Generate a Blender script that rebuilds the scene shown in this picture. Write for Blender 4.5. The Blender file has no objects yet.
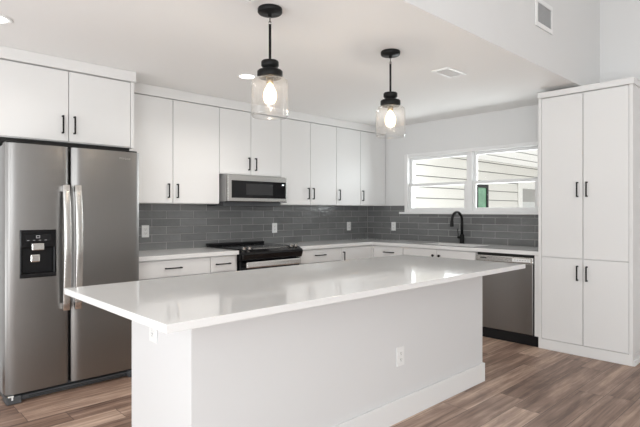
import bpy, bmesh, math, random
from mathutils import Vector, Matrix
R = math.radians
scene = bpy.context.scene
C = scene.collection
random.seed(4)

# ------------------------------------------------------------------ camera
cam_d = bpy.data.cameras.new('camera')
cam_d.sensor_width = 36.0
cam_d.lens = 493.55 / 640 * 36.0
cam_d.shift_y = -2.33 / 640
cam_d.clip_start = 0.02
cam = bpy.data.objects.new('camera', cam_d)
C.objects.link(cam)
cam.location = (-5.3955, -4.7036, 1.2994)
cam.rotation_euler = (R(90), 0, 0.8128 - R(90))
scene.camera = cam

# ------------------------------------------------------------------ world, big lights, exposure
scene.view_settings.view_transform = 'Standard'
scene.view_settings.look = 'None'
scene.view_settings.gamma = 1.0
scene.view_settings.use_curve_mapping = False
scene.view_settings.exposure = 0.06
world = bpy.data.worlds.new('overcast_sky')
scene.world = world
world.use_nodes = True
bg = world.node_tree.nodes['Background']
bg.inputs[0].default_value = (0.99, 0.99, 1.0, 1)
bg.inputs[1].default_value = 1.35


def area_light(name, loc, rot, sx, sy, power, col=(1, 1, 1)):
    d = bpy.data.lights.new(name, 'AREA')
    d.shape = 'RECTANGLE'
    d.size, d.size_y, d.energy, d.color = sx, sy, power, col
    o = bpy.data.objects.new(name, d)
    o.location, o.rotation_euler = loc, rot
    C.objects.link(o)
    return o


# unseen lamps added as daylight through assumed living-room openings behind the camera
FILL_TINT = (0.925, 0.972, 1.0)
# assumed dining-side sliding door: an added lamp straight in, and an added upward lamp that brightens the ceiling
area_light('room_fill_slider', (-7.25, -1.9, 1.15), (0, R(-90), 0), 2.0, 2.6, 9, FILL_TINT)
area_light('ceiling_fill_slider', (-7.6, -1.9, 0.25), (0, R(-128), 0), 1.4, 2.8, 34, FILL_TINT)
area_light('room_fill_living', (-7.25, -5.8, 1.25), (0, R(-90), 0), 2.2, 3.4, 100, FILL_TINT)  # added lamp outside the assumed living-room opening
area_light('ceiling_fill_living', (-7.6, -5.8, 0.25), (0, R(-128), 0), 1.4, 3.4, 24, FILL_TINT)  # unseen lamp added low outside, aimed up to brighten the ceiling
area_light('room_fill_front', (-5.7, -9.25, 1.75), (R(90), 0, 0), 2.1, 2.0, 75, FILL_TINT)  # added lamp outside an assumed window in the front wall
# unseen lamps added outside the sink window to brighten the room
area_light('room_fill_sink', (1.7, -1.6, 1.75), (0, R(90), 0), 1.5, 2.8, 95, FILL_TINT)  # added unseen lamp shining in to brighten cabinets, wall and island top
area_light('ceiling_fill_sink', (1.1, -1.55, 0.55), (0, R(132), 0), 1.3, 2.2, 85, FILL_TINT)  # unseen lamp added, aimed up to brighten the ceiling; ground bounce is assumed


# ------------------------------------------------------------------ materials
def mat(name, col, rough=0.5, metal=0.0, spec=0.5, bump=0.0, bscale=40, stretch=None, coat=0.0, vary=0.0):
    m = bpy.data.materials.new(name)
    m.use_nodes = True
    nt = m.node_tree
    b = nt.nodes['Principled BSDF']
    b.inputs['Base Color'].default_value = (*col, 1)
    b.inputs['Roughness'].default_value = rough
    b.inputs['Metallic'].default_value = metal
    b.inputs['Specular IOR Level'].default_value = spec
    b.inputs['Coat Weight'].default_value = coat
    if bump or vary:
        tc = nt.nodes.new('ShaderNodeTexCoord')
        mp = nt.nodes.new('ShaderNodeMapping')
        if stretch:
            mp.inputs['Scale'].default_value = stretch
        nz = nt.nodes.new('ShaderNodeTexNoise')
        nz.inputs['Scale'].default_value = bscale
        nz.inputs['Detail'].default_value = 3
        nt.links.new(tc.outputs['Object'], mp.inputs[0])
        nt.links.new(mp.outputs[0], nz.inputs['Vector'])
        if bump:
            bp = nt.nodes.new('ShaderNodeBump')
            bp.inputs['Strength'].default_value = bump
            bp.inputs['Distance'].default_value = 0.002
            nt.links.new(nz.outputs['Fac'], bp.inputs['Height'])
            nt.links.new(bp.outputs[0], b.inputs['Normal'])
        if vary:
            mx = nt.nodes.new('ShaderNodeMix')
            mx.data_type = 'RGBA'
            mx.inputs[6].default_value = (*[c * (1 - vary) for c in col], 1)
            mx.inputs[7].default_value = (*[min(1, c * (1 + vary)) for c in col], 1)
            nt.links.new(nz.outputs['Fac'], mx.inputs[0])
            nt.links.new(mx.outputs[2], b.inputs['Base Color'])
    return m


def emit(name, col, s):
    m = bpy.data.materials.new(name)
    m.use_nodes = True
    b = m.node_tree.nodes['Principled BSDF']
    b.inputs['Base Color'].default_value = (*col, 1)
    b.inputs['Emission Color'].default_value = (*col, 1)
    b.inputs['Emission Strength'].default_value = s
    return m


def thin_glass(name, tint, gloss, rough=0.02, haze=0.0):
    m = bpy.data.materials.new(name)
    m.use_nodes = True
    nt = m.node_tree
    nt.nodes.clear()
    out = nt.nodes.new('ShaderNodeOutputMaterial')
    tr = nt.nodes.new('ShaderNodeBsdfTransparent')
    tr.inputs[0].default_value = (*tint, 1)
    gl = nt.nodes.new('ShaderNodeBsdfGlossy')
    gl.inputs['Roughness'].default_value = rough
    lw = nt.nodes.new('ShaderNodeLayerWeight')
    lw.inputs[0].default_value = gloss
    mx = nt.nodes.new('ShaderNodeMixShader')
    nt.links.new(lw.outputs['Facing' if haze else 'Fresnel'], mx.inputs[0])
    nt.links.new(tr.outputs[0], mx.inputs[1])
    nt.links.new(gl.outputs[0], mx.inputs[2])
    last = mx
    if haze:
        df = nt.nodes.new('ShaderNodeBsdfTranslucent')
        df.inputs[0].default_value = (0.95, 0.95, 0.95, 1)
        m2 = nt.nodes.new('ShaderNodeMixShader')
        m2.inputs[0].default_value = haze
        nt.links.new(mx.outputs[0], m2.inputs[1])
        nt.links.new(df.outputs[0], m2.inputs[2])
        last = m2
    nt.links.new(last.outputs[0], out.inputs[0])
    return m


M = {}
M['wall'] = mat('wall_paint', (0.77, 0.77, 0.765), 0.7, bump=0.05, bscale=120)
M['ceiling'] = mat('ceiling_paint', (0.90, 0.89, 0.875), 0.8, bump=0.05, bscale=120)
M['cab'] = mat('cabinet_white', (0.775, 0.77, 0.76), 0.42, bump=0.02, bscale=60)
M['trimw'] = mat('trim_white', (0.83, 0.83, 0.825), 0.4, bump=0.02, bscale=60)
M['island'] = mat('island_white', (0.735, 0.735, 0.735), 0.5, bump=0.02, bscale=60)
M['black'] = mat('matte_black_metal', (0.008, 0.008, 0.008), 0.45, spec=0.2, bump=0.02, bscale=80)
M['blackgloss'] = mat('black_glass', (0.005, 0.005, 0.006), 0.1, spec=0.3, bump=0.0)
M['blackpl'] = mat('black_plastic', (0.008, 0.008, 0.009), 0.4, spec=0.25, bump=0.02, bscale=90)
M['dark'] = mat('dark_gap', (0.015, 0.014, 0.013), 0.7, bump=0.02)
M['steel'] = mat('brushed_steel', (0.27, 0.262, 0.254), 0.33, 1.0, bump=0.03, bscale=8, stretch=(40, 40, 0.6), vary=0.03)
M['steelb'] = mat('bright_steel', (0.72, 0.71, 0.69), 0.22, 1.0, bump=0.02, bscale=8, stretch=(40, 40, 0.6))
M['steelmw'] = mat('microwave_steel', (0.55, 0.54, 0.52), 0.27, 1.0, bump=0.03, bscale=8, stretch=(1, 40, 40))
M['mwside'] = mat('microwave_side_grey', (0.36, 0.355, 0.35), 0.4, bump=0.02)
M['fridgeside'] = mat('fridge_side_grey', (0.30, 0.30, 0.30), 0.45, bump=0.04, bscale=150)
M['grille'] = mat('grille_grey', (0.075, 0.08, 0.085), 0.5, bump=0.02)
M['quartz'] = mat('white_quartz', (0.80, 0.795, 0.785), 0.07, spec=0.5, vary=0.02, bscale=9)
M['plate'] = mat('outlet_white', (0.85, 0.85, 0.84), 0.35, bump=0.01)
M['slot'] = mat('outlet_slot', (0.05, 0.05, 0.05), 0.6, bump=0.01)
M['vinyl'] = mat('window_vinyl_white', (0.86, 0.86, 0.855), 0.35, bump=0.02)
M['siding'] = mat('siding_cream', (0.80, 0.785, 0.75), 0.6, bump=0.05, bscale=50)
M['sidingback'] = mat('lap_shade_backing', (0.16, 0.155, 0.15), 0.8, bump=0.02)  # dark backing colour paints the shade lines under the laps
M['soffit'] = mat('soffit_white', (0.88, 0.87, 0.85), 0.6, bump=0.05, bscale=50)
M['polycarb'] = mat('translucent_patio_panel', (0.9, 0.89, 0.87), 0.5, bump=0.02)
_nt = M['polycarb'].node_tree
_tl = _nt.nodes.new('ShaderNodeBsdfTranslucent'); _tl.inputs[0].default_value = (0.92, 0.91, 0.89, 1)
_mx = _nt.nodes.new('ShaderNodeMixShader'); _mx.inputs[0].default_value = 0.8
_nt.links.new(_nt.nodes['Principled BSDF'].outputs[0], _mx.inputs[1]); _nt.links.new(_tl.outputs[0], _mx.inputs[2])
_nt.links.new(_mx.outputs[0], _nt.nodes['Material Output'].inputs[0])
M['concrete'] = mat('pale_concrete', (0.62, 0.60, 0.56), 0.9, bump=0.3, bscale=14, vary=0.08)
M['greenpane'] = mat('green_reflection_pane', (0.16, 0.36, 0.22), 0.15, vary=0.5, bscale=6)  # mottled green stands in for the reflection in this pane
M['greypane'] = mat('grey_window_shade', (0.33, 0.32, 0.30), 0.3, vary=0.05, bscale=4)
M['palepane'] = mat('pale_window_shade', (0.6, 0.61, 0.6), 0.3, vary=0.05, bscale=4)
M['ventgrey'] = mat('filter_grey', (0.42, 0.42, 0.42), 0.8, vary=0.06, bscale=60)
M['ventwhite'] = mat('register_white', (0.88, 0.88, 0.87), 0.4, bump=0.01)
M['ventdark'] = mat('register_throat', (0.12, 0.12, 0.12), 0.8, bump=0.01)
M['canlight'] = emit('can_light_lens', (1, 0.97, 0.92), 5)
M['filament'] = emit('warm_filament', (1.0, 0.87, 0.70), 300)
M['bulb'] = emit('warm_bulb', (1.0, 0.80, 0.52), 1.1)
_nt = M['bulb'].node_tree
_tr = _nt.nodes.new('ShaderNodeBsdfTransparent')
_mx = _nt.nodes.new('ShaderNodeMixShader')
_mx.inputs[0].default_value = 0.55
_nt.links.new(_tr.outputs[0], _mx.inputs[1])
_nt.links.new(_nt.nodes['Principled BSDF'].outputs[0], _mx.inputs[2])
_nt.links.new(_mx.outputs[0], _nt.nodes['Material Output'].inputs[0])
M['display'] = emit('white_display', (0.9, 0.95, 1.0), 1.2)
M['icon'] = mat('grey_icon_print', (0.35, 0.35, 0.36), 0.5, bump=0.01)
M['logo'] = mat('pale_logo', (0.62, 0.6, 0.58), 0.3, 1.0, bump=0.01)
M['brass'] = mat('socket_metal', (0.45, 0.33, 0.2), 0.35, 1.0, bump=0.02)
M['jar'] = thin_glass('jar_glass', (0.97, 0.97, 0.97), 0.15, 0.03, 0.02)
M['pane'] = thin_glass('window_glass', (0.97, 0.98, 0.975), 0.15)
M['bulbglass'] = thin_glass('bulb_glass', (1.0, 0.96, 0.88), 0.3, 0.02)


def tile_mat(name, axis, u0, z0):
    m = bpy.data.materials.new(name)
    m.use_nodes = True
    nt = m.node_tree
    L = nt.links
    b = nt.nodes['Principled BSDF']
    tc = nt.nodes.new('ShaderNodeTexCoord')
    sp = nt.nodes.new('ShaderNodeSeparateXYZ')
    L.new(tc.outputs['Object'], sp.inputs[0])
    cb = nt.nodes.new('ShaderNodeCombineXYZ')
    a1 = nt.nodes.new('ShaderNodeMath'); a1.inputs[1].default_value = -u0 + 30.5
    a2 = nt.nodes.new('ShaderNodeMath'); a2.inputs[1].default_value = -z0
    L.new(sp.outputs[axis], a1.inputs[0]); L.new(sp.outputs[2], a2.inputs[0])
    L.new(a1.outputs[0], cb.inputs[0]); L.new(a2.outputs[0], cb.inputs[1])
    br = nt.nodes.new('ShaderNodeTexBrick')
    br.offset = 0.5; br.squash = 1.0
    br.inputs['Scale'].default_value = 1.0
    br.inputs['Brick Width'].default_value = 0.305
    br.inputs['Row Height'].default_value = 0.0789
    br.inputs['Mortar Size'].default_value = 0.0026
    br.inputs['Mortar Smooth'].default_value = 0.15
    br.inputs['Bias'].default_value = 0.0
    br.inputs['Color1'].default_value = (0.152, 0.154, 0.154, 1)
    br.inputs['Color2'].default_value = (0.204, 0.206, 0.206, 1)
    br.inputs['Mortar'].default_value = (0.42, 0.415, 0.40, 1)
    L.new(cb.outputs[0], br.inputs['Vector'])
    nz = nt.nodes.new('ShaderNodeTexNoise')
    nz.inputs['Scale'].default_value = 5; nz.inputs['Detail'].default_value = 3
    mp = nt.nodes.new('ShaderNodeMapping'); mp.inputs['Scale'].default_value = (1, 3.5, 1)
    L.new(cb.outputs[0], mp.inputs[0]); L.new(mp.outputs[0], nz.inputs['Vector'])
    mx = nt.nodes.new('ShaderNodeMix'); mx.data_type = 'RGBA'; mx.blend_type = 'MULTIPLY'
    mx.inputs[0].default_value = 0.5
    rp = nt.nodes.new('ShaderNodeMapRange')
    rp.inputs[3].default_value = 0.6; rp.inputs[4].default_value = 1.4
    L.new(nz.outputs['Fac'], rp.inputs[0])
    L.new(br.outputs['Color'], mx.inputs[6]); L.new(rp.outputs[0], mx.inputs[7])
    L.new(mx.outputs[2], b.inputs['Base Color'])
    rr = nt.nodes.new('ShaderNodeMapRange')
    rr.inputs[3].default_value = 0.12; rr.inputs[4].default_value = 0.8
    L.new(br.outputs['Fac'], rr.inputs[0]); L.new(rr.outputs[0], b.inputs['Roughness'])
    # wavy handmade glaze
    n2 = nt.nodes.new('ShaderNodeTexNoise'); n2.inputs['Scale'].default_value = 22; n2.inputs['Detail'].default_value = 1
    L.new(cb.outputs[0], n2.inputs['Vector'])
    sb = nt.nodes.new('ShaderNodeMath'); sb.operation = 'SUBTRACT'
    L.new(n2.outputs['Fac'], sb.inputs[0]); L.new(br.outputs['Fac'], sb.inputs[1])
    bp = nt.nodes.new('ShaderNodeBump'); bp.inputs['Strength'].default_value = 0.9; bp.inputs['Distance'].default_value = 0.004
    L.new(sb.outputs[0], bp.inputs['Height']); L.new(bp.outputs[0], b.inputs['Normal'])
    return m


def floor_mat():
    m = bpy.data.materials.new('wood_plank_floor')
    m.use_nodes = True
    nt = m.node_tree
    L = nt.links
    b = nt.nodes['Principled BSDF']
    N = nt.nodes.new

    def math_(op, a=None, bb=None, c=None):
        n = N('ShaderNodeMath'); n.operation = op
        for i, v in enumerate((a, bb, c)):
            if v is None: continue
            if hasattr(v, 'links'): L.new(v, n.inputs[i])
            else: n.inputs[i].default_value = v
        return n.outputs[0]
    tc = N('ShaderNodeTexCoord'); sp = N('ShaderNodeSeparateXYZ')
    L.new(tc.outputs['Object'], sp.inputs[0])
    x, y = sp.outputs[0], sp.outputs[1]
    PW, PL = 0.178, 1.22
    v = math_('DIVIDE', y, PW)
    row = math_('FLOOR', v)
    w1 = N('ShaderNodeTexWhiteNoise'); w1.noise_dimensions = '1D'
    L.new(row, w1.inputs['W'])
    u = math_('ADD', math_('DIVIDE', x, PL), math_('MULTIPLY', w1.outputs['Value'], 7.3))
    col = math_('FLOOR', u)
    cid = N('ShaderNodeCombineXYZ'); L.new(row, cid.inputs[0]); L.new(col, cid.inputs[1])
    w2 = N('ShaderNodeTexWhiteNoise'); w2.noise_dimensions = '2D'
    L.new(cid.outputs[0], w2.inputs['Vector'])
    pid = w2.outputs['Value']
    # grain
    gv = N('ShaderNodeCombineXYZ')
    L.new(math_('MULTIPLY', x, 1.9), gv.inputs[0]); L.new(math_('MULTIPLY', y, 11.0), gv.inputs[1]); L.new(math_('MULTIPLY', pid, 40.0), gv.inputs[2])
    g1 = N('ShaderNodeTexNoise'); g1.inputs['Scale'].default_value = 1.0; g1.inputs['Detail'].default_value = 5; g1.inputs['Roughness'].default_value = 0.62
    g1.inputs['Distortion'].default_value = 0.5
    L.new(gv.outputs[0], g1.inputs['Vector'])
    gw = N('ShaderNodeCombineXYZ')
    L.new(math_('MULTIPLY', x, 4.0), gw.inputs[0]); L.new(math_('MULTIPLY', y, 110.0), gw.inputs[1]); L.new(math_('MULTIPLY', pid, 17.0), gw.inputs[2])
    g2 = N('ShaderNodeTexNoise'); g2.inputs['Scale'].default_value = 1.0; g2.inputs['Detail'].default_value = 2
    L.new(gw.outputs[0], g2.inputs['Vector'])
    gs = N('ShaderNodeCombineXYZ')
    L.new(math_('MULTIPLY', x, 0.9), gs.inputs[0]); L.new(math_('MULTIPLY', y, 38.0), gs.inputs[1]); L.new(math_('MULTIPLY', pid, 23.0), gs.inputs[2])
    g3 = N('ShaderNodeTexNoise'); g3.inputs['Scale'].default_value = 1.0; g3.inputs['Detail'].default_value = 3
    L.new(gs.outputs[0], g3.inputs['Vector'])
    f = math_('ADD', math_('MULTIPLY', g1.outputs['Fac'], 1.15), math_('MULTIPLY', pid, 0.48))
    f = math_('ADD', f, math_('MULTIPLY', g3.outputs['Fac'], 0.8))
    f = math_('ADD', f, math_('MULTIPLY', g2.outputs['Fac'], 0.30))
    f = math_('SUBTRACT', f, 0.86)
    rp = N('ShaderNodeValToRGB')
    e = rp.color_ramp.elements
    e[0].position = 0.12; e[0].color = (0.135, 0.079, 0.057, 1)
    e[1].position = 0.92; e[1].color = (0.70, 0.53, 0.42, 1)
    k = e.new(0.42); k.color = (0.29, 0.187, 0.139, 1)
    k = e.new(0.66); k.color = (0.47, 0.325, 0.246, 1)
    L.new(f, rp.inputs[0])
    # seams
    fv = math_('ABSOLUTE', math_('SUBTRACT', math_('FRACT', v), 0.5))
    fu = math_('ABSOLUTE', math_('SUBTRACT', math_('FRACT', u), 0.5))
    s1 = math_('GREATER_THAN', fv, 0.5 - 0.0022 / PW)
    s2 = math_('GREATER_THAN', fu, 0.5 - 0.0022 / PL)
    sm = math_('MAXIMUM', s1, s2)
    mx = N('ShaderNodeMix'); mx.data_type = 'RGBA'
    L.new(math_('MULTIPLY', sm, 0.7), mx.inputs[0]); L.new(rp.outputs[0], mx.inputs[6]); mx.inputs[7].default_value = (0.05, 0.035, 0.03, 1)
    L.new(mx.outputs[2], b.inputs['Base Color'])
    b.inputs['Roughness'].default_value = 0.42
    bp = N('ShaderNodeBump'); bp.inputs['Strength'].default_value = 0.15; bp.inputs['Distance'].default_value = 0.001
    L.new(g2.outputs['Fac'], bp.inputs['Height']); L.new(bp.outputs[0], b.inputs['Normal'])
    return m


M['grout'] = mat('pale_grout', (0.42, 0.415, 0.40), 0.8, bump=0.02)
M['tileA'] = tile_mat('grey_tile_back', 0, -2.939, 0.908)
M['tileB'] = tile_mat('grey_tile_right', 1, -1.65, 0.908)
M['floor'] = floor_mat()


# ------------------------------------------------------------------ mesh helpers
class MB:
    def __init__(self):
        self.bm = bmesh.new()
        self.mats = []

    def mi(self, m):
        if m not in self.mats: self.mats.append(m)
        return self.mats.index(m)

    def _add(self, sub, m, smooth=False):
        i = self.mi(m)
        me = bpy.data.meshes.new('tmp')
        for f in sub.faces:
            f.material_index = i
            f.smooth = smooth
        sub.to_mesh(me); sub.free()
        self.bm.from_mesh(me)
        bpy.data.meshes.remove(me)
        return self

    def box(self, x0, x1, y0, y1, z0, z1, m, bev=0.0, seg=2):
        x0, x1 = min(x0, x1), max(x0, x1); y0, y1 = min(y0, y1), max(y0, y1); z0, z1 = min(z0, z1), max(z0, z1)
        s = bmesh.new()
        bmesh.ops.create_cube(s, size=1)
        for v in s.verts:
            v.co = Vector(((x0 + x1) / 2 + v.co.x * (x1 - x0), (y0 + y1) / 2 + v.co.y * (y1 - y0), (z0 + z1) / 2 + v.co.z * (z1 - z0)))
        if bev > 0:
            bmesh.ops.bevel(s, geom=list(s.edges), offset=bev, segments=seg, profile=0.5, affect='EDGES')
        return self._add(s, m)

    def cyl(self, p0, p1, r0, m, r1=None, n=20, smooth=True):
        p0, p1 = Vector(p0), Vector(p1)
        s = bmesh.new()
        r1 = r0 if r1 is None else r1
        d = p1 - p0
        bmesh.ops.create_cone(s, cap_ends=True, segments=n, radius1=r0, radius2=r1, depth=d.length)
        q = Vector((0, 0, 1)).rotation_difference(d)
        bmesh.ops.transform(s, matrix=Matrix.Translation((p0 + p1) / 2) @ q.to_matrix().to_4x4(), verts=s.verts)
        i = self.mi(m)
        for f in s.faces: f.smooth = smooth and len(f.verts) == 4
        for f in s.faces: f.material_index = i
        me = bpy.data.meshes.new('tmp'); s.to_mesh(me); s.free(); self.bm.from_mesh(me); bpy.data.meshes.remove(me)
        return self

    def lathe(self, c, prof, m, n=40, closed=False):
        """prof: list of (r,z) relative to c"""
        s = bmesh.new()
        rings = []
        for r, z in prof:
            if r < 1e-6:
                rings.append([s.verts.new((c[0], c[1], c[2] + z))])
            else:
                rings.append([s.verts.new((c[0] + r * math.cos(2 * math.pi * k / n), c[1] + r * math.sin(2 * math.pi * k / n), c[2] + z)) for k in range(n)])
        pairs = list(zip(rings[:-1], rings[1:]))
        if closed: pairs.append((rings[-1], rings[0]))
        for a, b in pairs:
            for k in range(n):
                k2 = (k + 1) % n
                if len(a) == 1 and len(b) == 1: continue
                if len(a) == 1: s.faces.new((a[0], b[k], b[k2]))
                elif len(b) == 1: s.faces.new((a[k], b[0], a[k2]))
                else: s.faces.new((a[k], b[k], b[k2], a[k2]))
        bmesh.ops.recalc_face_normals(s, faces=s.faces)
        return self._add(s, m, True)

    def sweep(self, pts, w, h, m, up=(0, 0, 1), bev=0.0, round_n=0):
        """sweep rectangle (w across, h along 'up'-ish) or circle (round_n>0, radius w) along pts"""
        s = bmesh.new()
        pts = [Vector(p) for p in pts]
        rings = []
        for i, p in enumerate(pts):
            t = (pts[min(i + 1, len(pts) - 1)] - pts[max(i - 1, 0)]).normalized()
            a = Vector(up).cross(t)
            a.normalize()
            b = t.cross(a).normalized()
            if round_n:
                rings.append([s.verts.new(p + a * w * math.cos(2 * math.pi * k / round_n) + b * w * math.sin(2 * math.pi * k / round_n)) for k in range(round_n)])
            else:
                rings.append([s.verts.new(p + a * w / 2 * sx + b * h / 2 * sy) for sx, sy in ((-1, -1), (1, -1), (1, 1), (-1, 1))])
        n = len(rings[0])
        for a, b in zip(rings[:-1], rings[1:]):
            for k in range(n):
                s.faces.new((a[k], a[(k + 1) % n], b[(k + 1) % n], b[k]))
        s.faces.new(rings[0][::-1]); s.faces.new(rings[-1])
        bmesh.ops.recalc_face_normals(s, faces=s.faces)
        if bev and not round_n:
            es = [e for e in s.edges if len(e.link_faces) == 2 and e.calc_face_angle(0) > 0.6]
            bmesh.ops.bevel(s, geom=es, offset=bev, segments=2, profile=0.5, affect='EDGES')
        return self._add(s, m, bool(round_n) or bev > 0)

    def poly_extrude(self, pts, vec, m, bev=0.0):
        s = bmesh.new()
        f = s.faces.new([s.verts.new(p) for p in pts])
        r = bmesh.ops.extrude_face_region(s, geom=[f])
        for v in [g for g in r['geom'] if isinstance(g, bmesh.types.BMVert)]: v.co += Vector(vec)
        bmesh.ops.recalc_face_normals(s, faces=s.faces)
        if bev: bmesh.ops.bevel(s, geom=list(s.edges), offset=bev, segments=2, profile=0.5, affect='EDGES')
        return self._add(s, m)

    def cells(self, xs, ys, skip, z0, z1, m, bev=0.0):
        """rectilinear slab with cells left out"""
        s = bmesh.new()
        vs = {}
        def V(i, j, z):
            k = (i, j, z)
            if k not in vs: vs[k] = s.verts.new((xs[i], ys[j], z))
            return vs[k]
        on = {(i, j) for i in range(len(xs) - 1) for j in range(len(ys) - 1) if not skip(i, j)}
        for i, j in on:
            s.faces.new((V(i, j, z1), V(i + 1, j, z1), V(i + 1, j + 1, z1), V(i, j + 1, z1)))
            s.faces.new((V(i, j, z0), V(i, j + 1, z0), V(i + 1, j + 1, z0), V(i + 1, j, z0)))
            for di, dj, a, b in ((-1, 0, (i, j), (i, j + 1)), (1, 0, (i + 1, j + 1), (i + 1, j)), (0, -1, (i + 1, j), (i, j)), (0, 1, (i, j + 1), (i + 1, j + 1))):
                if (i + di, j + dj) not in on:
                    s.faces.new((V(*a, z0), V(*b, z0), V(*b, z1), V(*a, z1)))
        bmesh.ops.recalc_face_normals(s, faces=s.faces)
        if bev:
            es = [e for e in s.edges if len(e.link_faces) == 2 and e.calc_face_angle(0) > 0.6]
            bmesh.ops.bevel(s, geom=es, offset=bev, segments=2, profile=0.5, affect='EDGES')
        return self._add(s, m)

    def build(self, name, parent=None, off=None, **props):
        if off is None:
            off = root_loc(parent) if parent is not None else Vector((0, 0, 0))
        for v in self.bm.verts: v.co -= off
        for e in self.bm.edges:
            if len({f.smooth for f in e.link_faces}) > 1: e.smooth = False
        me = bpy.data.meshes.new(name)
        self.bm.to_mesh(me); self.bm.free()
        for m in self.mats: me.materials.append(m)
        o = bpy.data.objects.new(name, me)
        C.objects.link(o)
        if parent is not None: o.parent = parent
        for k, v in props.items(): o[k] = v
        return o


def root_loc(o):
    while o.parent is not None: o = o.parent
    return o.location.copy()


def thing(name, loc, label, cat, group=None):
    o = bpy.data.objects.new(name, None)
    o.empty_display_size = 0.1
    o.location = loc
    C.objects.link(o)
    o['label'] = label; o['category'] = cat
    if group: o['group'] = group
    return o


def single(mb, name, loc, label, cat, group=None):
    o = mb.build(name, None, Vector(loc))
    o.location = loc
    o['label'] = label; o['category'] = cat
    if group: o['group'] = group
    return o


def copy_tree(o, parent=None):
    c = o.copy()
    C.objects.link(c)
    if parent is not None: c.parent = parent
    for ch in list(o.children): copy_tree(ch, c)
    return c


def struct(mb, name, parent=None):
    o = mb.build(name, parent)
    if parent is None: o['kind'] = 'structure'
    return o


def text_mesh(body, size, m, loc, rot, name, parent, depth=0.0004):
    cu = bpy.data.curves.new('lettering', 'FONT')
    cu.body = body; cu.size = size; cu.extrude = depth; cu.align_x = 'CENTER'; cu.align_y = 'CENTER'
    t = bpy.data.objects.new('lettering', cu)
    C.objects.link(t)
    t.location, t.rotation_euler = loc, rot
    bpy.context.view_layer.update()
    me = bpy.data.meshes.new_from_object(t.evaluated_get(bpy.context.evaluated_depsgraph_get()))
    me.transform(t.matrix_world)
    me.transform(Matrix.Translation(-root_loc(parent)))
    me.materials.clear(); me.materials.append(m)
    bpy.data.objects.remove(t); bpy.data.curves.remove(cu)
    o = bpy.data.objects.new(name, me)
    C.objects.link(o); o.parent = parent
    return o


CEIL, SOFY, VAULT = 2.455, -3.052, 3.75
RX0, RY0 = -7.0, -9.0          # living room extents

# ------------------------------------------------------------------ setting
struct(MB().box(RX0, 0.2, RY0, 0.2, -0.1, 0, M['floor']), 'floor')
struct(MB().box(RX0, 0.2, SOFY + 0.0005, 0.2, CEIL, CEIL + 0.1, M['ceiling']), 'ceiling')
struct(MB().box(RX0, 0.2, RY0, SOFY + 0.12, VAULT, VAULT + 0.1, M['ceiling']), 'ceiling')
struct(MB().box(RX0, 0.0, SOFY, SOFY + 0.02, CEIL + 0.0003, VAULT, M['wall']), 'wall_soffit')
struct(MB().box(RX0, 0.2, 0, 0.2, 0, CEIL, M['wall']), 'wall_back')
# right wall with the window opening
WY0, WY1, WZ0, WZ1 = -2.475, -0.69, 1.285, 2.045
w = MB()
w.box(0, 0.2, WY1, 0, 0, CEIL, M['wall']).box(0, 0.2, WY0, WY1, 0, WZ0, M['wall']).box(0, 0.2, WY0, WY1, WZ1, CEIL, M['wall'])
w.box(0, 0.2, RY0, WY0, 0, VAULT, M['wall']).box(0, 0.2, SOFY, WY0, CEIL, VAULT, M['wall'])
struct(w, 'wall_right')
w = MB()   # left wall with two assumed openings, out of view, that let light in
w.box(RX0 - 0.2, RX0, -0.5, 0.2, 0, VAULT, M['wall']).box(RX0 - 0.2, RX0, -4.0, -3.3, 0, VAULT, M['wall']).box(RX0 - 0.2, RX0, RY0, -7.6, 0, VAULT, M['wall'])
w.box(RX0 - 0.2, RX0, -3.3, -0.5, 2.2, VAULT, M['wall']).box(RX0 - 0.2, RX0, -7.6, -4.0, 2.4, VAULT, M['wall'])
struct(w, 'wall_left')
w = MB()  # front wall with one assumed window opening, out of view, for light
w.box(RX0, 0.2, RY0 - 0.2, RY0, 0, 0.7, M['wall']).box(RX0, 0.2, RY0 - 0.2, RY0, 2.8, VAULT, M['wall'])
w.box(RX0, -6.8, RY0 - 0.2, RY0, 0.7, 2.8, M['wall']).box(-4.65, 0.2, RY0 - 0.2, RY0, 0.7, 2.8, M['wall'])
struct(w, 'wall_front')
struct(MB().box(-0.016, -0.001, -9.0, -3.512, 0.001, 0.13, M['trimw'], 0.004), 'baseboard_right')

# tiled splashbacks
struct(MB().box(-3.68, -0.0125, -0.009, -0.0005, 0.90, 1.374, M['tileA']).box(-0.0125, -0.0091, -0.0125, -0.0005, 0.914, 1.371, M['grout']), 'trim_1')
w = MB()
w.box(-0.009, -0.0005, -0.69, -0.0005, 0.90, 1.374, M['tileB']).box(-0.009, -0.0005, -2.7235, -0.69, 0.90, 1.262, M['tileB'])
struct(w, 'trim_2')

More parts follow.
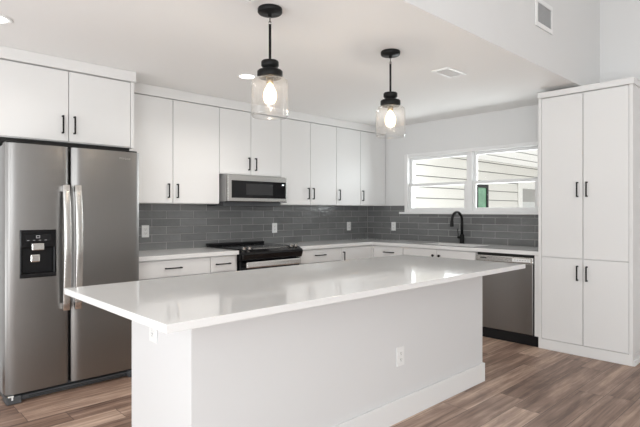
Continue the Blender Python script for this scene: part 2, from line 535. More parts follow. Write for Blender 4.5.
# ------------------------------------------------------------------ kitchen window
w = MB()
V = M['vinyl']
w.box(-0.014, 0.11, WY1 - 0.03, WY1 + 0.022, WZ0, WZ1 + 0.01, V, 0.003)            # left jamb
w.box(-0.004, 0.11, WY0 - 0.022, WY0 + 0.03, WZ0, WZ1 + 0.01, V, 0.003)
w.box(-0.004, 0.11, WY0, WY1, WZ1 - 0.03, WZ1 + 0.012, V, 0.003)
w.box(0.01, 0.11, WY0, WY1, WZ0, WZ0 + 0.022, V, 0.003)
w.box(0.0, 0.11, -1.655, -1.585, WZ0 + 0.02, WZ1 - 0.03, V, 0.003)                  # mullion
win = struct(w, 'window_1')
MB().box(-0.045, 0.012, WY0 - 0.2, WY1 + 0.09, 1.262, 1.288, V, 0.004).build('window_sill', win)
for (a, b) in ((WY1 - 0.03, -1.585), (-1.655, WY0 + 0.03)):
    zm = 1.645
    for nm, z0, z1, x0, x1, st in (('lower_sash', WZ0 + 0.022, zm + 0.018, 0.015, 0.045, 0.04), ('upper_sash', zm - 0.02, WZ1 - 0.03, 0.055, 0.085, 0.03)):
        s = MB()
        lo, hi = min(a, b) + 0.002, max(a, b) - 0.002
        s.box(x0, x1, lo, lo + st, z0, z1, V, 0.003).box(x0, x1, hi - st, hi, z0, z1, V, 0.003)
        s.box(x0, x1, lo + st, hi - st, z1 - 0.036, z1, V, 0.003).box(x0, x1, lo + st, hi - st, z0, z0 + 0.036, V, 0.003)
        sash = s.build(nm, win)
        MB().box((x0 + x1) / 2 - 0.002, (x0 + x1) / 2 + 0.002, lo + st - 0.003, hi - st + 0.003, z0 + 0.033, z1 - 0.033, M['pane']).build('glass_pane', sash)

# ------------------------------------------------------------------ outdoors
struct(MB().box(0.2, 40, -25, 25, -0.45, -0.3, M['concrete']), 'ground')
NY = 0.5
house = thing('neighboring_house', (4.0, NY, -0.3), 'cream clapboard house wall under a white patio cover seen through the sink window', 'house')
w = MB().box(0.5, 13, NY + 0.002, NY + 0.2, -0.3, 2.4, M['sidingback'])
zz = -0.27
while zz < 2.37:
    top = min(zz + 0.2, 2.38)
    w.poly_extrude([(0.5, NY - 0.026, zz + 0.013), (0.5, NY - 0.012, zz + 0.013), (0.5, NY + 0.001, top), (0.5, NY - 0.008, top)], (12.5, 0, 0), M['siding'])
    zz += 0.2
w.build('clapboard_wall', house)
w = MB()
w.box(0.5, 13, -0.052, NY + 0.05, 2.385, 2.40, M['polycarb']).box(0.5, 13, -0.63, -0.068, 2.385, 2.40, M['polycarb']).box(0.5, 13, -1.2, -0.65, 2.385, 2.40, M['polycarb'])
for y in (-0.06, -0.64): w.box(0.5, 13, y - 0.012, y + 0.012, 2.375, 2.41, M['ventgrey'])
w.build('patio_cover', house)
for (x0, x1, z0, z1, kinds) in ((3.90, 4.40, 1.2, 1.86, 'g'), (5.86, 7.15, 1.0, 2.0, 'w')):
    w = MB()
    fm = M['blackpl'] if kinds == 'g' else M['soffit']
    t = 0.07 if kinds == 'g' else 0.17
    for a in ((x0, x0 + t, z0, z1), (x1 - t, x1, z0, z1), (x0 + t, x1 - t, z1 - t, z1), (x0 + t, x1 - t, z0, z0 + t)):
        w.box(a[0], a[1], NY - 0.06, NY - 0.02, a[2], a[3], fm, 0.004)
    fr = w.build('window_frame', house)
    w = MB()
    if kinds == 'g':
        w.box(x0 + t, x1 - t, NY - 0.04, NY - 0.022, z0 + t, z1 - t, M['greenpane'])
    else:
        w.box(x0 + t, x1 - t, NY - 0.04, NY - 0.022, 1.52, z1 - t, M['greypane']).box(x0 + t, x1 - t, NY - 0.045, NY - 0.022, z0 + t, 1.52, M['palepane'])
    w.build('window_pane', fr)


# ------------------------------------------------------------------ cabinets
def W(wall, u0, u1, d0, d1):
    """wall-relative box -> x0,x1,y0,y1"""
    return (u0, u1, -d1, -d0) if wall == 'A' else (-d1, -d0, u0, u1)


def pull(mb, wall, d, uc, zc, length, vertical, m):
    t, so = 0.011, 0.032
    if vertical:
        mb.box(*W(wall, uc - t / 2, uc + t / 2, d + so - t, d + so), zc - length / 2, zc + length / 2, m, 0.002)
        for z in (zc - length / 2 + t / 2, zc + length / 2 - t / 2):
            mb.box(*W(wall, uc - t / 2, uc + t / 2, d, d + so - t), z - t / 2, z + t / 2, m)
    else:
        mb.box(*W(wall, uc - length / 2, uc + length / 2, d + so - t, d + so), zc - t / 2, zc + t / 2, m, 0.002)
        for u in (uc - length / 2 + t / 2, uc + length / 2 - t / 2):
            mb.box(*W(wall, u - t / 2, u + t / 2, d, d + so - t), zc - t / 2, zc + t / 2, m)


def front(root, kind, wall, d, u0, u1, z0, z1, handle=None):
    """a slab door or drawer front with its black pull. handle: (u, z, 'v'|'h'|'k')"""
    g = 0.003
    a = MB().box(*W(wall, u0 + g, u1 - g, d + 0.001, d + 0.02), z0 + g, z1 - g, M['cab'], 0.0012, 1).build(kind, root)
    if handle:
        h = MB()
        u, z, k = handle
        if k == 'k':
            p = Vector(W(wall, u, u, d + 0.02, d + 0.02)[::2] + (z,))
            n = Vector((0, -1, 0)) if wall == 'A' else Vector((-1, 0, 0))
            h.cyl(p, p + n * 0.018, 0.006, M['black'], n=14).cyl(p + n * 0.016, p + n * 0.03, 0.013, M['black'], r1=0.015, n=18)
            h.build('knob', a)
        else:
            pull(h, wall, d + 0.02, u, z, 0.135 if k == 'v' else 0.155, k == 'v', M['black'])
            h.build('handle', a)
    return a


def carcass(root, wall, u0, u1, d1, z0, z1, toe=False, hollow=False):
    w = MB()
    e = 0.0008
    if hollow:
        w.box(*W(wall, u0 + e, u1 - e, 0.0095, d1), z0, z0 + 0.02, M['cab']).box(*W(wall, u0 + e, u1 - e, 0.0095, 0.03), z0 + 0.02, z1, M['cab'])
        w.box(*W(wall, u0 + e, u1 - e, d1 - 0.02, d1), z0 + 0.02, z1, M['cab'])
        w.box(*W(wall, u0 + e, u0 + 0.02, 0.03, d1 - 0.02), z0 + 0.02, z1, M['cab']).box(*W(wall, u1 - 0.02, u1 - e, 0.03, d1 - 0.02), z0 + 0.02, z1, M['cab'])
    else: w.box(*W(wall, u0 + e, u1 - e, 0.0095, d1), z0, z1, M['cab'])
    b = w.build('body', root)
    if toe:
        MB().box(*W(wall, u0 + e, u1 - e, 0.0095, d1 - 0.06), 0.001, z0, M['cab']).build('toe_kick', root)
    return b


UD, UZ0, UZ1 = 0.33, 1.372, 2.356       # uppers
DT, DB = 2.356, 1.378


def upper(u0, u1, z0, doors, label, hz):
    t = thing('wall_cabinet', ((u0 + u1) / 2, 0, z0), label, 'cabinet', 'white slab wall cabinets')
    carcass(t, 'A', u0, u1, UD, z0, UZ1 + 0.004)
    for a, b, hu in doors:
        front(t, 'door', 'A', UD, a, b, z0 + 0.002, UZ1, (hu, hz, 'v'))
    return t


upper(-3.688, -2.684, UZ0, [(-3.688, -3.192, -3.241), (-3.192, -2.684, -3.150)],
      'white two-door wall cabinet over the counter between fridge and microwave', 1.492)
upper(-2.684, -1.881, 1.682, [(-2.684, -2.294, -2.326), (-2.294, -1.881, -2.238)],
      'short white wall cabinet directly above the microwave', 1.802)
upper(-1.881, -0.99, UZ0, [(-1.881, -1.431, -1.472), (-1.431, -0.99, -1.392)],
      'white wall cabinet right of the microwave, its two pulls side by side', 1.508)
upper(-0.99, -0.002, UZ0, [(-0.99, -0.54, -0.946), (-0.54, -0.03, -0.502)],
      'white wall cabinet in the room corner, each door with a pull at its left edge', 1.503)
# filler closing the wall cabinets to the ceiling
struct(MB().box(-3.688, -0.002, -UD - 0.024, -0.002, UZ1 + 0.006, CEIL - 0.001, M['cab'], 0.002), 'trim_3')

# fridge cabinet
t = thing('fridge_cabinet', (-4.2, 0, 1.826), 'deep white cabinet above the refrigerator with two pulls at its centre', 'cabinet', None)
FX0, FX1 = -4.692, -3.692
MB().box(FX0, FX1, -0.63, -0.002, 1.826, 2.37, M['cab']).build('body', t)
MB().box(FX0 + 0.02, FX1 - 0.02, -0.60, -0.02, 1.795, 1.8255, M['dark']).build('gap_shade_strip', t, label='dark strip standing in for the shade above the refrigerator')  # added near-black strip paints the shade between cabinet and refrigerator
front(t, 'door', 'A', 0.63, FX0 + 0.012, -4.199, 1.829, 2.368, (-4.243, 1.955, 'v'))
front(t, 'door', 'A', 0.63, -4.199, FX1 - 0.03, 1.829, 2.368, (-4.160, 1.957, 'v'))
MB().box(FX1 - 0.029, FX1, -0.65, -0.63, 1.826, 2.37, M['cab']).build('stile', t)
MB().box(FX0 - 0.01, FX1 + 0.008, -0.675, -0.36, 2.372, CEIL - 0.001, M['cab'], 0.002).build('crown', t)

# base cabinets
BD, BZ0, BZ1 = 0.615, 0.10, 0.874


def base(wall, u0, u1, fronts, label, hollow=False):
    loc = ((u0 + u1) / 2, 0, 0) if wall == 'A' else (0, (u0 + u1) / 2, 0)
    t = thing('base_cabinet', loc, label, 'cabinet', 'white slab base cabinets')
    carcass(t, wall, u0, u1, BD, BZ0, BZ1, True, hollow)
    for kind, a, b, z0, z1, h in fronts:
        front(t, kind, wall, BD, a, b, z0, z1, h)
    return t


base('A', -3.68, -2.959, [('drawer', -3.66, -2.959, 0.72, 0.868, (-3.335, 0.797, 'h')), ('drawer', -3.66, -2.959, 0.415, 0.717, (-3.335, 0.57, 'h')),
                          ('drawer', -3.66, -2.959, 0.105, 0.412, (-3.335, 0.26, 'h'))], 'white base cabinet next to the fridge with wide top drawer')
base('A', -2.959, -2.651, [('drawer', -2.959, -2.678, 0.72, 0.868, (-2.825, 0.797, 'h')), ('door', -2.959, -2.678, 0.105, 0.717, (-2.925, 0.6, 'v'))],
     'narrow white base cabinet with short drawer left of the range')
base('A', -1.856, -1.194, [('drawer', -1.84, -1.194, 0.72, 0.868, (-1.545, 0.802, 'h')), ('door', -1.84, -1.512, 0.105, 0.717, (-1.55, 0.6, 'v')),
                           ('door', -1.512, -1.194, 0.105, 0.717, (-1.475, 0.6, 'v'))], 'white base cabinet right of the range with a horizontal pull')
base('A', -1.194, -0.64, [('door', -1.194, -0.645, 0.105, 0.868, (-1.163, 0.752, 'v'))], 'white corner base cabinet whose door has an upright pull')
MB().box(-0.645, -0.618, -0.655, -0.617, 0.10, 0.873, M['cab']).build('filler_strip', bpy.data.objects['base_cabinet.003'])
base('B', -1.113, -0.64, [('drawer', -1.113, -0.655, 0.72, 0.868, (-0.905, 0.797, 'h')), ('door', -1.113, -0.655, 0.105, 0.717, (-1.07, 0.6, 'v'))],
     'white base cabinet under the window wall outlet, beside the room corner')
base('B', -2.058, -1.113, [('door', -1.578, -1.113, 0.105, 0.868, (-1.542, 0.801, 'k')), ('door', -2.058, -1.578, 0.105, 0.868, (-1.622, 0.801, 'k'))],
     'white sink base cabinet with two round black knobs', True)

# worktops
single(MB().box(-3.682, -2.649, -0.652, -0.0095, 0.876, 0.914, M['quartz'], 0.002), 'countertop', (-3.172, -0.33, 0.876),
       'short white quartz countertop between the refrigerator and the range', 'countertop')
xs = [-1.858, -0.652, -0.54, -0.17, -0.0095]
ys = [-2.7235, -1.97, -1.30, -0.652, -0.0095]
mb = MB().cells(xs, ys, lambda i, j: (i == 0 and j < 3) or (i == 2 and j == 1), 0.876, 0.914, M['quartz'], 0.002)
single(mb, 'countertop', (-0.33, -1.4, 0.876), 'L-shaped white quartz countertop around the corner under the window', 'countertop')

# sink
t = thing('kitchen_sink', (-0.355, -1.635, 0.70), 'stainless sink let into the counter in front of the black faucet', 'sink')
w = MB()
x0, x1, y0, y1 = -0.545, -0.165, -1.975, -1.295
th = 0.006
for a in ((x0 - th, x0, y0 - th, y1 + th), (x1, x1 + th, y0 - th, y1 + th), (x0, x1, y0 - th, y0), (x0, x1, y1, y1 + th)):
    w.box(*a, 0.70, 0.8755, M['steelb'])
w.box(x0 - th, x1 + th, y0 - th, y1 + th, 0.69, 0.70, M['steelb'])
w.build('basin', t)
MB().cyl((-0.355, -1.635, 0.7005), (-0.355, -1.635, 0.704), 0.045, M['steelb']).cyl((-0.355, -1.635, 0.704), (-0.355, -1.635, 0.7055), 0.03, M['blackpl']).build('drain', t)

# faucet
fx, fy = -0.118, -1.592
t = thing('faucet', (fx, fy, 0.9145), 'matte black gooseneck faucet standing behind the sink under the window', 'faucet')
MB().lathe((fx, fy, 0.9145), [(0, 0), (0.031, 0), (0.031, 0.006), (0.027, 0.01), (0.0255, 0.10), (0.016, 0.112), (0, 0.112)], M['black'], 24).build('base', t)
pts = [(fx, fy, 1.02), (fx, fy, 1.16)]
rr = 0.110
for k in range(1, 15):
    a = math.pi * k / 14 * 1.02
    pts.append((fx - rr + rr * math.cos(a), fy, 1.185 + rr * 0.93 * math.sin(a)))
pts.append((pts[-1][0] - 0.001, fy, 1.168))
MB().sweep(pts, 0.0155, 0, M['black'], up=(0, 1, 0), round_n=14).build('spout', t)
tx = pts[-1][0]
MB().cyl((tx, fy, 1.19), (tx - 0.004, fy, 1.118), 0.0185, M['black'], r1=0.021).build('spray_head', t)
MB().cyl((fx, fy + 0.02, 0.985), (fx, fy + 0.055, 0.985), 0.014, M['black']).cyl((fx, fy + 0.048, 0.985), (fx - 0.01, fy + 0.052, 1.09), 0.005, M['black'], n=12).build('lever', t)

# ------------------------------------------------------------------ pantry
PY0, PY1, PD = -3.507, -2.724, 0.643
t = thing('pantry_cabinet', (-0.3, (PY0 + PY1) / 2, 0), 'tall white four-door pantry cabinet beside the dishwasher', 'cabinet')
MB().box(-PD, -0.002, PY0 + 0.002, PY1 - 0.002, 0.096, 2.364, M['cab']).build('body', t)
w = MB()
w.box(-PD - 0.02, -PD, PY0, PY0 + 0.028, 0.096, 2.364, M['cab']).box(-PD - 0.02, -PD, PY1 - 0.028, PY1, 0.096, 2.364, M['cab'])
w.build('stile', t)
a, m_, b = PY0 + 0.028, -3.118, PY1 - 0.028
for z0, z1, hz in ((0.096, 0.871, 0.742), (0.871, 2.36, 1.494)):
    front(t, 'door', 'B', PD, a, m_, z0, z1, (-3.152, hz, 'v'))
    front(t, 'door', 'B', PD, m_, b, z0, z1, (-3.074, hz, 'v'))
w = MB().box(-PD - 0.034, -0.002, PY0 - 0.010, PY1 + 0.004, 2.365, 2.418, M['cab'], 0.003)
w.build('crown', t)
MB().box(-PD - 0.02, -0.002, PY0, PY1, 0.001, 0.095, M['cab'], 0.001).build('plinth', t)
MB().box(-PD - 0.018, -0.04, PY0 - 0.014, PY0 - 0.001, 0.001, 0.05, M['trimw'], 0.004).build('shoe_moulding', t)
MB().box(-0.645, -0.10, -2.7235, -2.680, 0.10, 0.874, M['cab']).build('filler_strip', t)

# ------------------------------------------------------------------ dishwasher
DY0, DY1 = -2.672, -2.066
t = thing('dishwasher', (-0.35, -2.37, 0), 'stainless steel dishwasher under the counter between sink cabinet and pantry', 'dishwasher')
MB().box(-0.60, -0.02, DY0 - 0.004, DY1 + 0.004, 0.10, 0.871, M['dark']).build('tub', t)
MB().box(-0.655, -0.602, DY0 + 0.004, DY1 - 0.006, 0.105, 0.785, M['steel'], 0.004).build('door', t)
w = MB().box(-0.652, -0.602, DY0 + 0.004, DY1 - 0.006, 0.788, 0.846, M['steelmw'], 0.004)
cp = w.build('control_strip', t)
MB().box(-0.6535, -0.6515, DY0 + 0.03, DY0 + 0.21, 0.802, 0.834, M['plate']).build('sticker', cp, label='pale sticker on the control strip')
w = MB()
for k in range(6):
    w.box(-0.6545, -0.653, DY0 + 0.045 + k * 0.026, DY0 + 0.060 + k * 0.026, 0.815, 0.821, M['ventgrey'])
w.build('print', cp)
MB().box(-0.6535, -0.6515, DY1 - 0.12, DY1 - 0.055, 0.815, 0.827, M['slot']).build('badge', cp)
MB().box(-0.650, -0.04, DY0 - 0.008 - 0.033, DY1 - 0.002, 0.001, 0.099, M['blackpl'], 0.002).build('toe_kick', t)

# ------------------------------------------------------------------ range
GX0, GX1 = -2.640, -1.868
t = thing('range', ((GX0 + GX1) / 2, -0.35, 0), 'black and stainless slide-in range below the microwave', 'range')
MB().box(GX0, GX1, -0.60, -0.03, 0.03, 0.90, M['blackpl']).build('body', t)
MB().box(GX0 - 0.006, GX1 + 0.006, -0.615, -0.035, 0.915, 0.927, M['blackgloss'], 0.003).build('cooktop', t)
w = MB()
for cx, cy_, r_ in ((-2.45, -0.2, 0.09), (-2.05, -0.2, 0.075), (-2.45, -0.45, 0.075), (-2.05, -0.45, 0.11), (-2.25, -0.19, 0.05)):
    w.lathe((cx, cy_, 0.9272), [(r_, 0), (r_ + 0.003, 0), (r_ + 0.003, 0.0004), (r_, 0.0004)], M['grille'], 40, True)
w.build('burner_ring', t)
MB().box(GX0 - 0.004, GX1 - 0.045, -0.088, -0.012, 0.928, 0.952, M['blackpl'], 0.008).build('back_guard', t)
prof = [(GX0, -0.60, 0.927), (GX0, -0.655, 0.915), (GX0, -0.70, 0.893), (GX0, -0.712, 0.872), (GX0, -0.690, 0.812), (GX0, -0.66, 0.806), (GX0, -0.60, 0.806)]
MB().poly_extrude(prof, (GX1 - GX0, 0, 0), M['blackgloss'], 0.003).build('control_panel', t)
w = MB()
w.poly_extrude([(-2.48, -0.612, 0.9265), (-2.48, -0.612, 0.9285), (-2.48, -0.652, 0.9205), (-2.48, -0.652, 0.9175)], (0.45, 0, 0), M['steelb'])
w.build('trim_strip', t)
for kx in (-2.59, -2.525, -1.985, -1.92):
    n = Vector((0, -0.35, 1)).normalized()
    p = Vector((kx, -0.645, 0.918))
    m2 = M['steelb']
    k_ = MB().cyl(p, p + n * 0.006, 0.023, M['blackpl'], n=22).cyl(p + n * 0.006, p + n * 0.03, 0.019, m2, r1=0.017, n=22)
    k_.build('knob', t)
od = MB().box(GX0 + 0.003, GX1 - 0.003, -0.66, -0.602, 0.20, 0.802, M['blackgloss'], 0.004).build('oven_door', t)
w = MB().box(GX0 + 0.035, GX1 - 0.045, -0.726, -0.698, 0.738, 0.800, M['steelb'], 0.012, 3)
for x in (GX0 + 0.06, GX1 - 0.07): w.box(x - 0.012, x + 0.012, -0.700, -0.658, 0.755, 0.778, M['steelb'])
w.build('handle', od)
MB().box(GX0 + 0.003, GX1 - 0.003, -0.655, -0.602, 0.04, 0.195, M['steel'], 0.004).build('drawer', t)
for x in (GX0 + 0.05, GX1 - 0.05):
    for y in (-0.55, -0.08): MB().cyl((x, y, 0.0005), (x, y, 0.03), 0.018, M['blackpl']).build('foot', t)


# ------------------------------------------------------------------ microwave
MX0, MX1 = -2.636, -1.862
t = thing('microwave', ((MX0 + MX1) / 2, -0.2, 1.355), 'low-profile stainless microwave hung over the range', 'microwave')
MB().box(MX0, MX1, -0.395, -0.012, 1.40, 1.679, M['mwside'], 0.002).build('body', t)
MB().box(MX0 + 0.004, MX1 - 0.03, -0.35, -0.012, 1.352, 1.399, M['grille'], 0.003).build('vent_hood', t)
d_ = MB().box(MX0, MX1, -0.43, -0.397, 1.402, 1.672, M['steelmw'], 0.004).build('door', t)
MB().box(MX0 + 0.047, MX1 - 0.018, -0.4335, -0.431, 1.437, 1.617, M['blackgloss'], 0.001).build('glass', d_)
MB().box(MX0 + 0.22, MX1 - 0.20, -0.4345, -0.4335, 1.47, 1.59, mat('microwave_screen', (0.022, 0.022, 0.023), 0.25, bump=0.01)).build('screen', d_)
MB().box(MX1 - 0.072, MX1 - 0.045, -0.4345, -0.4335, 1.582, 1.594, M['display']).build('clock_display', d_, label='small lit clock display')
w = MB()
w.box(MX0 + 0.002, MX1 - 0.002, -0.431, -0.38, 1.3955, 1.4015, M['dark'])
w.build('bottom_gap', t)

# ------------------------------------------------------------------ refrigerator
t = thing('refrigerator', (-4.2, -0.45, 0), 'stainless side-by-side refrigerator with water dispenser in its left door', 'refrigerator')
X0, X1, DF, DBK = -4.655, -3.738, 0.872, 0.775
MB().box(X0 + 0.006, X1 - 0.006, -0.768, -0.03, 0.04, 1.755, M['fridgeside'], 0.004).build('body', t)
MB().box(X0 + 0.03, X1 - 0.03, -0.80, -0.767, 0.10, 1.74, M['dark']).build('gasket', t)
XM0, XM1 = -4.262, -4.243


def bowed_door(x0, x1):
    pts = []
    for k in range(25):
        u = -1 + 2 * k / 24
        u = math.copysign(abs(u) ** 0.6, u)
        pts.append(((x0 + x1) / 2 + u * (x1 - x0) / 2, -DF + 0.006 * u * u + 0.016 * abs(u) ** 12, 0.062))
    pts += [(x1, -DBK, 0.062), (x0, -DBK, 0.062)]
    w = MB().poly_extrude(pts, (0, 0, 1.70), M['steel'])
    w.bm.normal_update()
    for f in w.bm.faces: f.smooth = f.normal.y < -0.3
    return w


PX0, PX1, PZ0, PZ1 = -4.573, -4.345, 0.840, 1.170


def recessed_door(x0, x1):
    n = 24
    us = [-1 + 2 * k / n for k in range(n + 1)]
    xs = sorted([(x0 + x1) / 2 + math.copysign(abs(u) ** 0.6, u) * (x1 - x0) / 2 for u in us] + [PX0, PX1])
    zs = [0.062, PZ0, PZ1, 1.762]
    w = MB().cells(xs, zs, lambda i, j: j == 1 and PX0 - 1e-6 <= xs[i] < PX1 - 1e-6, 0, 1, M['steel'])
    for v in w.bm.verts:
        x, z, f = v.co
        u = min(1, abs((x - (x0 + x1) / 2) / ((x1 - x0) / 2)))
        yf = -DF + 0.006 * u * u + 0.016 * u ** 12
        v.co = Vector((x, yf if f > 0.5 else -DBK, z))
    bmesh.ops.recalc_face_normals(w.bm, faces=w.bm.faces)
    for f in w.bm.faces: f.smooth = f.normal.y < -0.3
    return w


fd = recessed_door(X0, XM0).build('freezer_door', t)
rd = bowed_door(XM1, X1).build('fridge_door', t)
w = MB()
w.box(PX0 + 0.001, PX1 - 0.001, -0.875, -0.815, 1.045, PZ1 - 0.001, M['blackgloss'], 0.006)      # control half
w.box(PX0 + 0.001, PX1 - 0.001, -0.820, -0.812, PZ0 + 0.001, 1.05, M['blackpl'])                    # cavity back
w.box(PX0 + 0.001, PX0 + 0.018, -0.875, -0.815, PZ0 + 0.001, 1.05, M['blackgloss'], 0.003)
w.box(PX1 - 0.018, PX1 - 0.001, -0.875, -0.815, PZ0 + 0.001, 1.05, M['blackgloss'], 0.003)
w.box(PX0 + 0.001, PX1 - 0.001, -0.878, -0.815, PZ0 + 0.001, PZ0 + 0.03, M['blackpl'], 0.005)
dsp = w.build('dispenser', t, label='black ice and water dispenser')
MB().box(-4.503, -4.425, -0.884, -0.845, 1.028, 1.078, M['steelb'], 0.006).build('spout', dsp)
MB().box(-4.505, -4.445, -0.86, -0.835, 0.945, 1.00, M['steelb'], 0.008).build('paddle', dsp)
ic = MB().box(-4.54, -4.385, -0.8754, -0.8746, 1.092, 1.136, M['blackpl']).build('touch_panel', dsp)
w = MB()
w.box(-4.475, -4.45, -0.8757, -0.8747, 1.112, 1.132, M['icon']).box(-4.47, -4.455, -0.8762, -0.8750, 1.117, 1.127, M['blackgloss'])
for k in range(4):
    x = -4.53 + k * 0.036
    MB().box(x, x + 0.014, -0.8757, -0.8747, 1.096, 1.1, M['icon']).build('icon', dsp)
w.build('icon', dsp)


def bow_handle(x, wid, door):
    pts = []
    for k in range(17):
        s_ = k / 16
        z = 1.487 - s_ * (1.487 - 0.592)
        pts.append((x, -0.902 - 0.038 * math.sin(math.pi * s_), z))
    w = MB().sweep(pts, wid, 0.020, M['steelb'], up=(0, 1, 0), bev=0.004)
    for z in (1.46, 0.62): w.box(x - wid / 2 + 0.004, x + wid / 2 - 0.004, -0.90, -0.868, z - 0.02, z + 0.02, M['steelb'])
    w.build('handle', door)


bow_handle(-4.290, 0.046, fd)
bow_handle(-4.211, 0.046, rd)
text_mesh('Whirlpool', 0.021, M['logo'], (-3.86, -DF - 0.0006, 1.708), (R(90), 0, 0), 'logo', rd)
w = MB()
w.box(X0 + 0.01, X1 - 0.01, -0.80, -0.40, 0.012, 0.058, M['grille'], 0.003)
w.box(X0 + 0.10, X1 - 0.06, -0.850, -0.80, 0.008, 0.040, M['grille'], 0.004)
g = w.build('toe_grille', t)
w = MB()
for z in (0.016, 0.026): w.box(X0 + 0.14, X1 - 0.10, -0.853, -0.849, z, z + 0.004, M['dark'])
w.build('slot', g)
for x in (X0 + 0.002, X1 - 0.092):
    MB().box(x, x + 0.09, -0.885, -0.76, 0.001, 0.050, M['grille'], 0.006).build('foot_cover', t)
w = MB().box(X0 + 0.012, X0 + 0.045, -0.886, -0.872, 0.05, 0.058, M['plate'], 0.002).box(X0 + 0.03, X0 + 0.04, -0.888, -0.884, 0.03, 0.054, M['plate'])
w.build('hinge', t)
for x in (X0 + 0.05, X1 - 0.05): MB().box(x - 0.04, x + 0.04, -0.84, -0.72, 1.757, 1.776, M['blackpl'], 0.004).build('hinge_cap', t)

# ------------------------------------------------------------------ island
ROT = R(0.15)
IO = Vector((-4.623, -3.128, 0))


def isl_fix(o):
    o.location = IO; o.rotation_euler = (0, 0, ROT)
    return o


t = thing('kitchen_island', IO, 'long white island base panelled to the floor with tall baseboard', 'island')
t.rotation_euler = (0, 0, ROT)
LX0, LX1, LY0, LY1 = 0.262, 2.726, 0.304, 0.912
def ibuild(mb, name, parent=None, **k):
    return mb.build(name, parent if parent is not None else t, Vector((0, 0, 0)), **k)
ibuild(MB().box(LX0, LX1, LY0, LY1, 0.001, 0.881, M['island'], 0.002), 'body')
ibuild(MB().box(LX0 - 0.012, LX1 + 0.012, LY0 - 0.016, LY0 + 0.0003, 0.001, 0.142, M['trimw'], 0.004), 'baseboard')
ibuild(MB().box(LX1 + 0.0005, LX1 + 0.014, LY0, LY1 - 0.08, 0.001, 0.142, M['trimw'], 0.004), 'baseboard')
for k in range(4):
    xa = LX0 + 0.02 + k * (LX1 - LX0 - 0.04) / 4
    xb = xa + (LX1 - LX0 - 0.04) / 4
    dd = ibuild(MB().box(xa + 0.003, xb - 0.003, LY1 + 0.001, LY1 + 0.02, 0.105, 0.868, M['cab'], 0.001), 'door')
    hx = xb - 0.05 if k % 2 == 0 else xa + 0.05
    ibuild(MB().box(hx - 0.0055, hx + 0.0055, LY1 + 0.04, LY1 + 0.051, 0.66, 0.79, M['black'], 0.002).box(hx - 0.005, hx + 0.005, LY1 + 0.02, LY1 + 0.04, 0.67, 0.68, M['black']).box(hx - 0.005, hx + 0.005, LY1 + 0.02, LY1 + 0.04, 0.77, 0.78, M['black']), 'handle', dd)
it = MB().box(0, 2.79, 0, 1.098, 0.883, 0.914, M['quartz'], 0.002).build('countertop')
isl_fix(it)
it['label'] = 'large white quartz island top overhanging its base on two sides'; it['category'] = 'countertop'


# ------------------------------------------------------------------ outlets
def outlet_proto():
    o = thing('outlet', (0, 0, 0), '', 'outlet', 'white wall outlets')
    MB().box(-0.037, 0.037, -0.006, 0, -0.059, 0.059, M['plate'], 0.002).build('cover_plate', o)
    for zc in (-0.02, 0.02):
        rc = MB().box(-0.017, 0.017, -0.0085, -0.0055, zc - 0.0145, zc + 0.0145, M['plate'], 0.003).build('receptacle', o)
        s_ = MB()
        for x in (-0.007, 0.007): s_.box(x - 0.0012, x + 0.0012, -0.0088, -0.0083, zc - 0.002, zc + 0.007, M['slot'])
        s_.cyl((0, -0.0083, zc - 0.008), (0, -0.0088, zc - 0.008), 0.0025, M['slot'], n=10)
        s_.build('slots', rc)
    return o


op = None
c_, s__ = math.cos(ROT), math.sin(ROT)
def isl_pt(lx, ly, z): return (IO.x + c_ * lx - s__ * ly, IO.y + s__ * lx + c_ * ly, z)
for loc, rz, lab in (((-3.312, -0.0095, 1.102), 0, 'white outlet on the grey tile right beside the refrigerator'),
                     ((-1.707, -0.0095, 1.098), 0, 'white outlet on the grey tile to the right above the range'),
                     ((-0.405, -0.0095, 1.092), 0, 'white outlet on the back tile nearest the room corner'),
                     ((-0.0095, -0.484, 1.092), R(-90), 'white outlet on the tile left of the window sill'),
                     (isl_pt(1.695, LY0 - 0.0008, 0.400), ROT, 'white outlet low on the long panel of the island'),
                     (isl_pt(LX0 - 0.0008, 0.657, 0.741), R(-90) + ROT, 'white outlet on the island end just under the overhang')):
    if op is None: op = outlet_proto(); o = op
    else: o = copy_tree(op)
    o.location = loc; o.rotation_euler = (0, 0, rz); o['label'] = lab


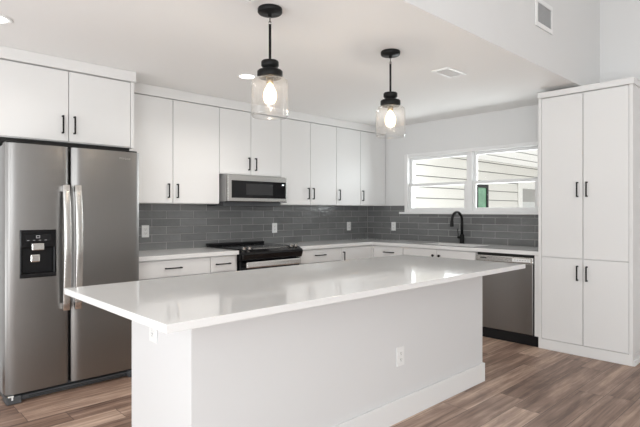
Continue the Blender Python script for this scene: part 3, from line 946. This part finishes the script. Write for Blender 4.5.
# ------------------------------------------------------------------ pendants
def pendant():
    o = thing('pendant_lamp', (0, 0, CEIL), '', 'lamp', 'glass jar pendants over the island')
    B = M['black']
    MB().lathe((0, 0, CEIL - 0.001), [(0, 0), (0.068, 0), (0.07, -0.004), (0.07, -0.022), (0.065, -0.028), (0.012, -0.03), (0.009, -0.048), (0, -0.048)], B, 40).build('canopy', o, Vector((0, 0, CEIL)))
    w = MB()
    w.lathe((0, 0, CEIL - 0.085), [(0.008, 0.008), (0.011, 0), (0.008, -0.008), (0.004, 0)], M['steelb'], 18, True)
    w.cyl((0, 0, CEIL - 0.05), (0, 0, CEIL - 0.08), 0.004, M['steel'])
    w.build('swivel', o, Vector((0, 0, CEIL)))
    z = lambda v: v - 0.011
    O = Vector((0, 0, CEIL))
    lz = lambda prof: [(r_, z(h)) for r_, h in prof]
    MB().cyl((0, 0, CEIL - 0.09), (0, 0, z(2.165)), 0.0075, B).build('rod', o, O)
    MB().lathe((0, 0, 0), lz([(0, 2.172), (0.02, 2.172), (0.046, 2.166), (0.05, 2.160), (0.05, 2.138), (0.044, 2.13), (0.036, 2.127), (0.036, 2.118),
                              (0.066, 2.112), (0.072, 2.106), (0.072, 2.078), (0.066, 2.07), (0, 2.07)]), B, 44).build('cap', o, O)
    MB().lathe((0, 0, 0), lz([(0, 2.0699), (0.021, 2.0699), (0.021, 2.04), (0.017, 2.035), (0, 2.035)]), M['brass'], 24).build('socket', o, O)
    outer = [(0.064, 2.0695), (0.066, 2.066), (0.09, 2.062), (0.101, 2.053), (0.106, 2.038), (0.107, 2.015), (0.107, 1.865), (0.104, 1.852), (0.098, 1.846)]
    inner = [(r_ - 0.0035, h) for r_, h in outer[::-1]]
    MB().lathe((0, 0, 0), lz(outer + inner), M['jar'], 48, True).build('glass_jar', o, O)
    bl = MB().lathe((0, 0, 0), lz([(0.0, 2.0345), (0.013, 2.0345), (0.017, 2.022), (0.030, 2.0), (0.037, 1.975), (0.036, 1.952), (0.028, 1.932), (0.014, 1.921), (0, 1.918)]), M['bulb'], 28).build('bulb', o, O)
    MB().lathe((0, 0, 0), lz([(0.0, 2.02), (0.006, 2.02), (0.010, 1.995), (0.010, 1.96), (0.006, 1.94), (0, 1.94)]), M['filament'], 16).build('filament', bl, O)
    return o


p1 = pendant()
p1.location = (-3.668, -2.464, CEIL)
p1['label'] = 'black and clear glass jar pendant nearer the refrigerator'
p2 = copy_tree(p1)
p2.location = (-2.571, -2.461, CEIL)
p2['label'] = 'black and clear glass jar pendant nearer the sink window'


# ------------------------------------------------------------------ recessed lights
def can():
    o = thing('recessed_light', (0, 0, CEIL), '', 'light', 'recessed ceiling lights')
    MB().lathe((0, 0, 0), [(0.062, -0.001), (0.088, -0.001), (0.09, -0.004), (0.084, -0.007), (0.064, -0.005)], M['ventwhite'], 36, True).build('trim_ring', o, Vector((0, 0, 0)))
    MB().lathe((0, 0, 0), [(0, -0.001), (0.0615, -0.001), (0.0615, -0.0035), (0, -0.0035)], M['canlight'], 32).build('lens', o, Vector((0, 0, 0)))
    d = bpy.data.lights.new('can_beam', 'SPOT')
    d.energy = 46; d.spot_size = R(160); d.spot_blend = 1.0; d.shadow_soft_size = 0.06; d.color = (1, 0.96, 0.91)
    l = bpy.data.objects.new('can_beam', d)
    C.objects.link(l); l.parent = o; l.location = (0, 0, -0.03)
    return o


k1 = can()
k1.location = (-2.944, -1.204, CEIL - 0.0005)
k1['label'] = 'glowing recessed ceiling light behind the nearer glass pendant'
k2 = copy_tree(k1)
_l = [c for c in k2.children if c.type == 'LIGHT'][0]
_l.data = _l.data.copy(); _l.data.energy = 10
k2.location = (-4.775, -1.225, CEIL - 0.0005)
k2['label'] = 'recessed ceiling light above the refrigerator at the left photo edge'


# ------------------------------------------------------------------ registers
def register(cx, cy_, sx, sy, label):
    o = thing('ceiling_register', (cx, cy_, CEIL - 0.001), label, 'vent', 'white ceiling registers')
    z = CEIL - 0.0012
    fw = 0.028
    w = MB()
    for a in ((-sx / 2, sx / 2, -sy / 2, -sy / 2 + fw), (-sx / 2, sx / 2, sy / 2 - fw, sy / 2), (-sx / 2, -sx / 2 + fw, -sy / 2 + fw, sy / 2 - fw), (sx / 2 - fw, sx / 2, -sy / 2 + fw, sy / 2 - fw)):
        w.box(cx + a[0], cx + a[1], cy_ + a[2], cy_ + a[3], z - 0.008, z, M['ventwhite'], 0.002)
    w.build('frame', o)
    MB().box(cx - sx / 2 + fw, cx + sx / 2 - fw, cy_ - sy / 2 + fw, cy_ + sy / 2 - fw, z - 0.001, z, M['ventdark']).build('throat', o)
    n = 5
    w = MB()
    for k in range(n):
        yy = cy_ - sy / 2 + fw + (k + 0.5) * (sy - 2 * fw) / n
        w.poly_extrude([(cx - sx / 2 + fw, yy - 0.002, z - 0.0015), (cx - sx / 2 + fw, yy + 0.003, z - 0.009), (cx - sx / 2 + fw, yy + 0.005, z - 0.009), (cx - sx / 2 + fw, yy, z - 0.0015)], (sx - 2 * fw, 0, 0), M['ventwhite'])
    w.build('louvers', o)
    return o


register(-1.797, -2.462, 0.285, 0.165, 'small white ceiling register right of the pendants')
register(-3.93, -2.535, 0.285, 0.20, 'white ceiling register cut by the top photo edge beside the nearer pendant')

o = thing('return_air_grille', (-1.355, SOFY, 2.87), 'white-framed grey return air grille high on the upper wall', 'vent')
gx0, gx1, gz0, gz1 = -1.515, -1.192, 2.758, 2.985
w = MB()
fw = 0.036
y1_, y0_ = SOFY - 0.0008, SOFY - 0.012
for a in ((gx0, gx1, gz0, gz0 + fw), (gx0, gx1, gz1 - fw, gz1), (gx0, gx0 + fw, gz0 + fw, gz1 - fw), (gx1 - fw * .6, gx1, gz0 + fw, gz1 - fw)):
    w.box(a[0], a[1], y0_, y1_, a[2], a[3], M['ventwhite'], 0.002)
w.build('frame', o)
MB().box(gx0 + fw, gx1 - fw * .6, y1_ - 0.002, y1_, gz0 + fw, gz1 - fw, M['ventgrey']).build('filter', o)
w = MB()
for k in range(11):
    x = gx0 + fw + 0.012 + k * 0.0235
    w.box(x, x + 0.003, y0_ + 0.003, y1_ - 0.002, gz0 + fw, gz1 - fw, M['ventgrey'])
w.build('louvers', o)
